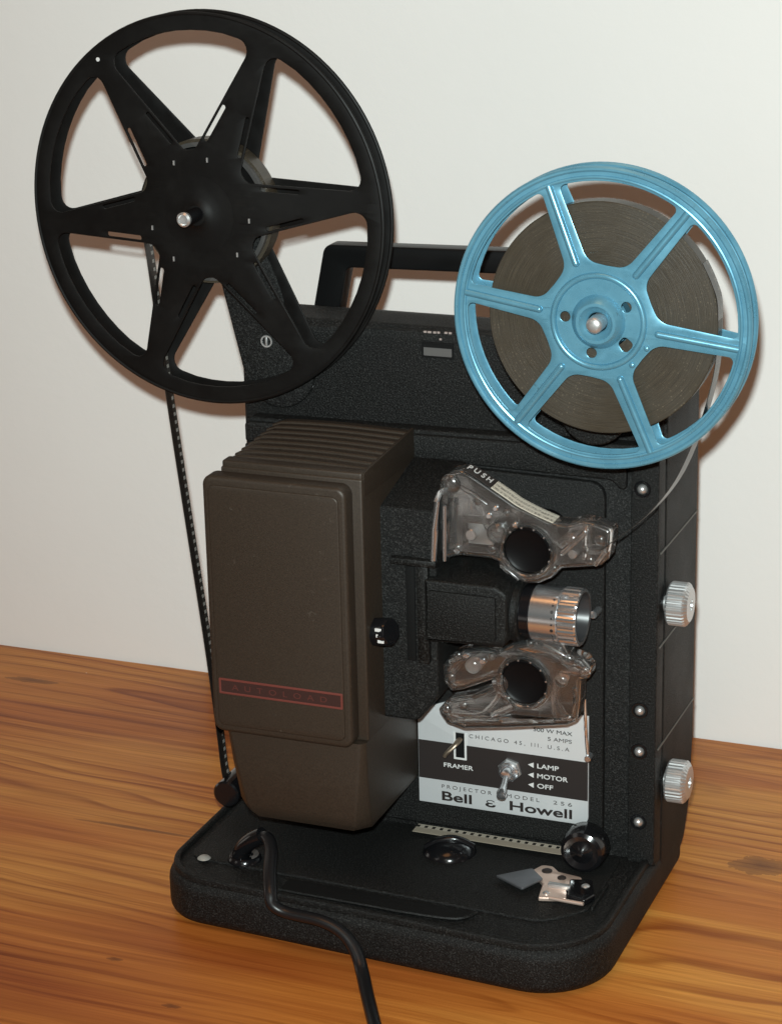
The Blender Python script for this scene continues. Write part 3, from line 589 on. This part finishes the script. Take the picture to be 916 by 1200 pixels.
text('lettering', 'C H I C A G O   4 5 ,   I l l .   U . S . A', -88, -40, 73.6, 1.9, YT, M_ink2, cp, slope=0.0)
text('lettering', '500 W MAX', -57, -38.6, 81.4, 1.9, YT, M_ink, cp)
text('lettering', '5 AMPS', -50.2, -38.8, 77.6, 1.9, YT, M_ink2, cp)
for z_ in (64.4, 59.4, 54.4):
    bm = new(); plate(bm, [[(-59.6, z_), (-56.9, z_ - 1.3), (-56.9, z_ + 1.3)]], YT - 0.1, 0.2); finish('arrow_mark', bm, M_white, cp)
bm = new(); plate(bm, [rrect(-95.6, -89.3, 62.0, 75.5, 0.3), rrect(-94.6, -90.3, 63.0, 75.4, 0.2)], -1.25, 0.4); sl = finish('framer_slot', bm, M_white, cp)
bm = new(); box(bm, -94.7, -90.2, -1.2, -0.7, 62.9, 75.5); finish('slot_opening', bm, M_dark, sl)
bm = new(); tube(bm, smooth_path([(-92.5, 0, 72.5), (-93.2, -4, 71.2), (-95.6, -6, 68.6), (-97.4, -6.6, 66.6), (-98.2, -6.8, 65.2)], 6), 1.0, 12, 1.5); finish('framer_lever', bm, M_tab, P)
# toggle switch
tg = (-68.2, -1, 60.6)
bm = new(); lathe(bm, [(0, 2.0), (5.0, 2.0), (5.7, 1.4), (5.7, 0)], tg, (0, -1, 0), 6); ts = finish('toggle_switch', bm, M_steel, P, 20)
bm = new(); torus(bm, (tg[0], tg[1] - 2.4, tg[2]), (0, -1, 0), 3.9, 1.1, 36, 8); finish('switch_collar', bm, M_chrome, ts)
bm = new(); lathe(bm, [(0, 7.6), (2.2, 7.2), (2.8, 6.2), (3.1, 2), (3.1, 0)], tg, (0, -1, 0), 28, lambda i, r, h: r); finish('switch_bush', bm, M_chrome, ts)
_d = Vector((0.10, -0.92, -0.42)).normalized()
bm = new(); lathe(bm, [(0, 0), (1.5, 0.4), (1.6, 7.5), (2.1, 10.5), (2.5, 12.4), (2.1, 14.2), (0, 15.0)], (tg[0], tg[1] - 4.5, tg[2]), _d, 20); finish('switch_lever', bm, M_chrome, ts)
# thin bright spring beside the plate
bm = new(); tube(bm, smooth_path([(-30.3, -9, 104), (-30.2, -8, 90), (-29.4, -8, 79), (-28.6, -8, 74.5)], 5), 0.8, 8); finish('film_spring', bm, M_chrome, P)
bm = new(); cyl(bm, (-28.8, -5, 75.2), (0, -1, 0), 1.5, 5, 16, .3); finish('spring_clip', bm, M_chrome, P)

# knobs, tray fittings -----------------------------------------------
bm = new(); lathe(bm, [(0, 14.4), (1.4, 14.2), (2.2, 13.5), (5.4, 12.4), (8.0, 13.4), (9.6, 12.4), (10.4, 9.6), (10.4, 2), (9.2, 0), (5, 0), (5, -6)], (-27.6, -10, 35.2), (0, -1, 0), 48); finish('front_knob', bm, M_gloss, P)
def side_knob(y, z):
    bm = new(); lathe(bm, [(4, -6), (4, 1.5), (9.2, 1.6), (9.9, 2.4), (9.9, 9.2), (9.3, 10), (7.5, 11.2), (2.6, 11.4), (2.4, 9.8), (0, 9.8)], (0, y, z), (1, 0, 0), 128, lambda i, r, h: r * (1.0 if i % 4 < 2 or r < 9.25 else 0.952))
    k_ = finish('side_knob', bm, M_steel, P, 18)
    bm = new(); cyl(bm, (9.75, y, z), (1, 0, 0), 2.3, 0.6, 20); finish('knob_socket', bm, M_dark, k_)
side_knob(14, 145.0); side_knob(17, 57.9)
# half-sunk glossy thumb wheel in the tray
bm = new(); lathe(bm, [(0, 6.2), (3, 6.0), (7, 5.0), (10.5, 3.0), (12.4, 0.6), (12.6, -1)], (-91.5, -19.5, 24), (0, 0, 1), 40); tw = finish('thumb_wheel', bm, M_gloss, P)
bm = new(); tube(bm, smooth_path([(-102, -23, 26.2), (-96, -21.4, 29.6), (-88, -19, 30.4), (-81, -16.5, 26.8)], 5), 1.6, 10); finish('wheel_grip', bm, M_gloss, tw)
# film cutter in the tray
bm = new(); plate(bm, [fillet([(-62.0, -39.6), (-48.5, -29.0), (-40.5, -38.0), (-46.5, -49.4)], [0.3, 1, 1, 1])], 27.2, 1.0, 0.2, axis='Z')
for v in bm.verts: v.co.z += (v.co.x + 50) * 0.06
fc = finish('film_cutter', bm, M_blade, P)
bm = new(); plate(bm, [fillet([(-48.5, -30), (-45.7, -23.0), (-40.9, -22.7), (-36.7, -27.0), (-25.3, -28.8), (-24.1, -34), (-30, -39), (-27.3, -45), (-26, -50), (-37.7, -53.3), (-39.9, -40)], [1, 2.5, 2.5, 1, 2, 2, 1, 1, .5, .5, 1])], 26.4, 1.8, 0.3, axis='Z'); finish('cutter_plate', bm, M_brass, fc)
bm = new(); plate(bm, [fillet([(-29.3, -33.8), (-19.5, -31.5), (-14.6, -44.8), (-17.1, -51.5), (-25.5, -49.5), (-27, -44)], 1.2)], 27.6, 3.2, 0.7, axis='Z'); finish('cutter_lever', bm, M_gloss, fc)
bm = new(); box(bm, -36.8, -26.5, -43.0, -40.4, 26.2, 28.4, 0.4); finish('cutter_bar', bm, M_steel, fc)
bm = new(); tube(bm, [(-33, -52.4, 26.6), (-17, -53.6, 26.9)], 0.9, 10); finish('cutter_edge', bm, M_brass, fc)
for x, y, r in ((-33.5, -32.5, 2.0), (-41.8, -28.2, 2.4), (-20.6, -38.5, 1.9), (-35.6, -48.5, 1.6)):
    bm = new(); lathe(bm, [(0, 0.9), (r * .5, 0.8), (r, 0.1), (r, -1)], (x, y, 26.6 if x < -24 else 27.7), (0, 0, 1), 20); finish('cutter_screw', bm, M_ink if r > 1.95 else M_steel, fc)
bm = new(); box(bm, -13.5, -12.4, -54, -30, 24, 26.4, 0.3); finish('cutter_fence', bm, M_black2, fc)

# reel arms and spindles ----------------------------------------------
def arm(cx, cz, hx, hz, y0, th, r0, r1):
    d = Vector((hx - cx, hz - cz)); ln = d.length; d.normalize(); n = Vector((-d.y, d.x)); pts = []
    a0 = math.atan2(n.y, n.x)
    for k in range(15): a = a0 + PI * k / 14; pts.append((cx + r0 * math.cos(a), cz + r0 * math.sin(a)))
    for k in range(15): a = a0 + PI + PI * k / 14; pts.append((hx + r1 * math.cos(a), hz + r1 * math.sin(a)))
    bm = new(); plate(bm, [pts], y0, th, 1.2, res=3); return bm
la = finish('reel_arm', arm(-181.5, 238, -205.5, 311, 8.6, 6, 17.5, 11), M_black, P, 40)
bm = new(); torus(bm, (-186.7, 8.2, 251.7), (0, -1, 0), 2.5, 0.45, 24, 6); finish('arm_screw', bm, M_steel, la)
bm = new(); box(bm, -187.2, -186.2, 7.6, 8.8, 249.6, 253.8, 0.2); finish('screw_slot', bm, M_steel, la)
bm = new(); cyl(bm, (-166, 10.8, 232), (0, -1, 0), 1.0, 1.4, 14, 0.3); finish('arm_stud', bm, M_steel, P)
bm = new(); cyl(bm, (-210.2, 16, 312.2), (0, -1, 0), 3.2, 37.0, 24, 0.4); sp = finish('reel_spindle', bm, M_gloss, la)
bm = new(); lathe(bm, [(3.2, 0), (3.3, 1.6), (2.4, 2.4), (1.9, 1.8), (0, 1.6)], (-210.2, -20.6, 312.2), (0, -1, 0), 28); finish('spindle_tip', bm, M_steel, sp)
ra = finish('reel_arm', arm(-24, 240, -13, 286.5, -20, 17, 15, 10), M_black, P, 40)
bm = new(); cyl(bm, (-12.9, -18, 286.4), (0, -1, 0), 3.4, 36.5, 24, 0.4); sp = finish('reel_spindle', bm, M_steel, ra)
bm = new(); lathe(bm, [(3.4, 0), (3.5, 1.2), (2.9, 2.1), (1.6, 2.6), (0, 2.7)], (-12.9, -54.2, 286.4), (0, -1, 0), 28); finish('spindle_tip', bm, M_steel, sp)

# ------------------------------------------------------------------ black take-up reel
def polar(r, a): return (r * math.cos(a), r * math.sin(a))
CB = (-210.4, 0, 311.4)
RB = thing('take_up_reel', 'large black metal film reel with six wide spokes, nearly empty, on the left arm', 'film reel', (CB[0], 5.5, CB[2]))
RB.scale = (1.026, 1.0, 1.026); RB.rotation_euler.z = math.radians(-2.4)
def dish(bm, r0, r1, dy):
    for _ in range(4):
        es = [e for e in bm.edges if e.calc_length() > 7]
        if not es: break
        bmesh.ops.subdivide_edges(bm, edges=es, cuts=1); bmesh.ops.triangulate(bm, faces=[f for f in bm.faces if len(f.verts) > 3])
    for v in bm.verts:
        r = math.hypot(v.co.x, v.co.z); v.co.y += dy * max(0.0, min(1.0, (r0 - r) / (r0 - r1)))
def star_loops(Ro, Rin, apex, a0, half, slits=True):
    loops = [circ(0, 0, Ro, 128)]
    for k in range(6):
        a = a0 + k * PI / 3
        pts = []; ra = []
        def edge(d, sg):                                  # spoke edge: half width 10 mm near the hub, 5 mm at the rim
            b_ = a + sg * PI / 6; w = 11 - (d - 30) * 5.4 / 35; return Vector((d * math.cos(b_) + sg * w * math.sin(b_), d * math.sin(b_) - sg * w * math.cos(b_)))
        do = 78.0
        while edge(do, 1).length > Rin: do -= 0.1
        qa = math.atan2(edge(do, 1).y, edge(do, 1).x) - a
        hw = (qa + PI) % (2 * PI) - PI
        for i, f_ in enumerate((1, .6, .4, .2, 0, -.2, -.4, -.6, -1)): q = a + hw * f_; pts.append(polar(Rin, q)); ra.append(9.5 if i in (0, 8) else 0)
        pts += [tuple(edge(apex, -1)), tuple(edge(apex, 1))]; ra += [4.2, 4.2]
        loops.append(fillet(pts, ra, 6))
        if slits:
            c_, s_ = math.cos(a), math.sin(a)
            for sg in (1, -1):
                e0 = edge(apex, sg); e1 = edge(do, sg); d = (e1 - e0).normalized(); nn = Vector((-d.y, d.x)) * sg
                b0 = e0 + d * 6 + nn * 2.1; b1 = e0 + d * 24 + nn * 2.1
                h = 1.0; lp = fillet([tuple(b0 - nn * h), tuple(b1 - nn * h), tuple(b1 + nn * h), tuple(b0 + nn * h)], 0.95, 4); loops.append(lp)
    return loops
A0 = math.radians(37)
def black_flange(name, y, slits):
    bm = new(); plate(bm, star_loops(85.0, 78.3, 25.5, A0, 0, slits), y, 1.0, 0.25, res=1)
    dish(bm, 78.0, 24.0, -4.5 if slits else 3.0)
    torus(bm, (0, y + 0.5, 0), (0, -1, 0), 85.2, 0.9, 128, 8); return bm
f1 = finish('front_flange', black_flange('f', -20.5 + 14, True), M_reelblack, RB, 35)
f2 = finish('rear_flange', black_flange('r', -11.0 + 14, False), M_reelblack, RB, 35)
bm = new(); lathe(bm, [(0, 3.4), (4.4, 3.2), (5.4, 2.0), (8, 0.9), (12, 0.3), (17, 0.05), (17, -0.5)], (0, -11.1, 0), (0, -1, 0), 48)
finish('hub_cap', bm, M_reelblack, f1)
bm = new(); lathe(bm, [(30.5, -5.4), (30.5, 6.3), (28.6, 6.3), (28.6, -5.4), (30.5, -5.4)], (0, 0, 0), (0, 1, 0), 72); hb = finish('hub', bm, M_hub, RB)
bm = new(); 
for k in range(6):
    a = A0 + PI / 6 + k * PI / 3; q = polar(21.5, a); tube(bm, [(q[0] * .35, 0, q[1] * .35), (q[0] * 1.36, 0, q[1] * 1.36)], 1.6, 8)
finish('hub_web', bm, M_hub, hb)
bm = new()
for k in range(6):
    for dr, da in ((24.5, 0.18), (24.5, -0.18)):
        a = A0 + PI / 6 + k * PI / 3 + da; q = polar(dr, a); t = polar(1.0, a + PI / 2 + (0.5 if da > 0 else -0.5))
        if (k + (da > 0)) % 2: (box(bm, q[0] - .35, q[0] + .35, -11.4, -10.9, q[1] - 1.0, q[1] + 1.0), finish('hub_tab', bm, M_steel, f1)); bm = new()
bm.free()
bm = new(); q = polar(80.6, math.radians(127)); cyl(bm, (q[0], -6.45, q[1]), (0, -1, 0), 0.9, 0.3, 12); finish('rim_hole', bm, M_white, f1)
# a few layers of film on the hub and the strand that leaves it, one ribbon
bm = new(); lathe(bm, [(31.1, -4.2), (32.6, -4.2), (32.6, 4.2), (31.1, 4.2)], (CB[0], 5.5, CB[2]), (0, 1, 0), 72)
pts = smooth_path([(CB[0] - 26, 4.2, CB[2] + 19.7), (CB[0] - 32.8, 4.2, CB[2] + 2), (-240.6, 4.2, 281), (-235.0, 4.2, 220.7), (-226.6, 0, 164.4), (-217.5, -5, 107), (-212.2, -7, 62), (-210.0, -8, 42), (-207, -8, 33), (-200, -8, 29.6), (-185, -8, 28.5), (-160, -8, 27.2), (-120, -6.0, 26.2), (-60, -6.4, 26.2), (-38, -6.6, 26.4)], 8)
wd = [(0, 1, 0)] * len(pts)
t = bmesh.new(); ribbon(t, pts, wd, 8.0, 0.3); me = bpy.data.meshes.new('x')
n0 = 10 * 8
q_ = [Vector((-113.6, -5.6, 26.1)), Vector((-85, -5.9, 26.1)), Vector((-60, -6.4, 26.2)), Vector((-38, -6.6, 26.4))]
bm2 = new(); ribbon(bm2, smooth_path(q_, 6), (0, 1, 0), 8.0, 0.3)
t.free()
FS = thing('film_strand', 'dark film strand running from the black reel down behind the brown lamp house', 'film', (-219, -14, 170)); FS.location = (0, 0, 0)
uvb = new(); ribbon(uvb, pts[:n0 + 1], wd[:n0 + 1], 7.4, 0.3); finish('hanging_strip', uvb, M_film, FS)
finish('film_wraps', bm, M_roll, FS)
finish('tray_strip', bm2, M_leader, FS)

# ------------------------------------------------------------------ blue supply reel
CC = (-13.5, -39, 286.1)
RU = thing('supply_reel', 'smaller light blue metal film reel full of film, on the right arm', 'film reel', CC); RU.scale = (0.985, 1.0, 0.985)
def blue_loops(holes):
    loops = [circ(0, 0, 62.6, 128)]
    for k in range(6):
        a = math.radians(22 + 60 * k); w_ = 3.9; ro, ri = 57.4, 24.3; h_o = PI / 6 - math.asin(w_ / ro) ; h_i = PI / 6 - math.asin(w_ * 1.25 / ri)
        pts = [polar(ro, a + h_o - 2 * h_o * i / 10) for i in range(11)]; ra = [2.4] + [0] * 9 + [2.4]
        inn = [polar(ri + 1.2, a - h_i * 1.04), polar(ri - 0.6, a), polar(ri + 1.2, a + h_i * 1.04)]; pts += inn; ra += [9.0, 0, 9.0]
        loops.append(fillet(pts, ra, 7))
    if holes:
        for r, a, rr in ((14.2, 175, 2.2), (13.6, 30, 2.2), (13.6, -102, 2.2)): loops.append(circ(*polar(r, math.radians(a)), rr, 20))
        a = math.radians(-37); c_ = polar(14.4, a); t_ = Vector(polar(1, a)); n_ = Vector((-t_.y, t_.x)); cc = Vector(c_)
        loops.append(fillet([tuple(cc + t_ * 3.1 + n_ * 2.4), tuple(cc - t_ * 2.6 + n_ * 2.4), tuple(cc - t_ * 2.6 - n_ * 2.0), tuple(cc + t_ * 2.6 - n_ * 3.6)], 1.9, 5))
        loops.append(circ(0, 0, 4.4, 32))
    return loops
def blue_flange(front):
    sg = -1 if front else 1; y = -6.2 if front else 2.6
    bm = new(); plate(bm, blue_loops(front), y, 0.8, 0.2, res=1); yf = y if front else y + 0.8
    torus(bm, (0, y + 0.4 + sg * 0.2, 0), (0, -1, 0), 62.3, 1.25, 128, 10)
    torus(bm, (0, yf + sg * 0.1, 0), (0, -1, 0), 58.9, 0.75, 128, 8)
    dish(bm, 57.0, 24.0, -2.6 if front else 3.0)
    RD = -2.6 if front else 3.0
    for k in range(6):                                   # stamped ridge along each spoke
        a = math.radians(-8 + 60 * k); pp = []; q0, q1 = 25.5, 58.6
        for i in range(9): u = i / 8; r = q0 + (q1 - q0) * u; pp.append((r * math.cos(a), yf + sg * 0.1 + RD * max(0, min(1, (57 - r) / 33)), r * math.sin(a)))
        t = bmesh.new(); tube(t, pp, 1.5, 12, 1.0, (0, 1, 0))
        for p_ in (pp[0],): bmesh.ops.create_uvsphere(t, u_segments=12, v_segments=8, radius=1.5, matrix=Matrix.Translation(p_))
        add(bm, t)
    return bm, y
bm, y = blue_flange(True)
bf = finish('front_flange', bm, M_blue, RU, 35)
bm = new()                                                # pressed centre: a ring bead and a low dome round the spindle
torus(bm, (0, -8.8, 0), (0, -1, 0), 19.2, 1.35, 96, 10); finish('ring_bead', bm, M_blue, bf)
bm = new(); lathe(bm, [(11.6, -0.3), (11.0, 0.6), (9.6, 2.8), (8.4, 3.9), (7.2, 3.9), (5.8, 2.4), (4.6, 1.8), (4.1, 0.8)], (0, -8.8, 0), (0, -1, 0), 56); finish('centre_dome', bm, M_blue, bf)
bm, y = blue_flange(False); finish('rear_flange', bm, M_blue, RU, 35)
bm = new(); lathe(bm, [(12.5, -5.2), (12.5, 5.2), (11.5, 5.2), (11.5, -5.2)], (0, 0, 0), (0, 1, 0), 48); finish('hub', bm, M_blue, RU)
for x, z_ in ((20.5, -9.8), (14.5, -17.2)):
    bm = new(); lathe(bm, [(0, .7), (.9, .5), (1.3, 0), (1.3, -.3)], (x, -8.9, z_), (0, -1, 0), 14); finish('reel_rivet', bm, M_blue, bf)
# the film: wound roll plus its loose end running to the upper guard
FR = thing('film_roll', 'dark brown roll of film wound inside the blue reel, its end fed to the projector', 'film roll', CC)
bm = new(); lathe(bm, [(12.8, -3.9), (47.6, -3.9), (48.0, -3.6), (48.0, 3.6), (47.6, 3.9), (12.8, 3.9)], (0, 0, 0), (0, 1, 0), 128); finish('wound_film', bm, M_roll, FR, 30)
fe = [(48.2 * math.cos(a), 0, 48.2 * math.sin(a)) for a in (0.55, 0.35, 0.15)] + [(x - CC[0], 1.0, z_ - CC[2]) for x, z_ in ((33.6, 271.6), (30.2, 253.6), (24.5, 235.2), (17.9, 220.0), (9.1, 207.3), (-1.0, 196.9), (-13.0, 187.0))]
pp = smooth_path(fe, 7); nn = len(pp); wds = []
for i in range(nn):
    t = max(0, (i / (nn - 1) - 0.25) / 0.75); wds.append(Vector((0, 1, 0)) + Vector((0.5, 0, 0.25)) * t * 0.6)
bm = new(); ribbon(bm, pp, wds, 8.0, 0.3); finish('loose_end', bm, filmmat('grey_film', (0.018, 0.015, 0.013), (0.10, 0.09, 0.08), (0.04, 0.035, 0.03)), FR)

# ------------------------------------------------------------------ power cord
cp_ = smooth_path([(-179, -58, 21), (-178.6, -60, 28), (-171, -60.2, 36), (-164, -62, 39.5), (-158.5, -69, 37.5), (-153.5, -82, 33), (-149.5, -90.5, 28.5), (-146.8, -93.6, 24), (-140, -93.4, 21.2), (-124, -94, 20.5), (-113.5, -95.2, 17.2), (-106, -98.6, 11.6), (-100.5, -105, 5.5), (-93, -118, 3.2), (-84, -134, 2.9), (-74, -152, 2.9), (-60, -180, 2.9), (-30, -230, 2.9)], 8)
bm = new()
t = bmesh.new(); tube(t, cp_, 2.5, 16, 1.2); add(bm, t)
pc = finish('power_cord', bm, M_cordm, None, 50); tag(pc, 'black rubber power cord looping from the projector base down onto the table', 'cord')
bm = new(); tube(bm, smooth_path([(-179.5, -58.5, 24), (-177, -59.4, 30.5), (-171.5, -60.2, 36), (-166.5, -60.6, 39.2)], 6), 3.9, 16, 1.15); finish('strain_relief', bm, M_gloss, pc, 50)
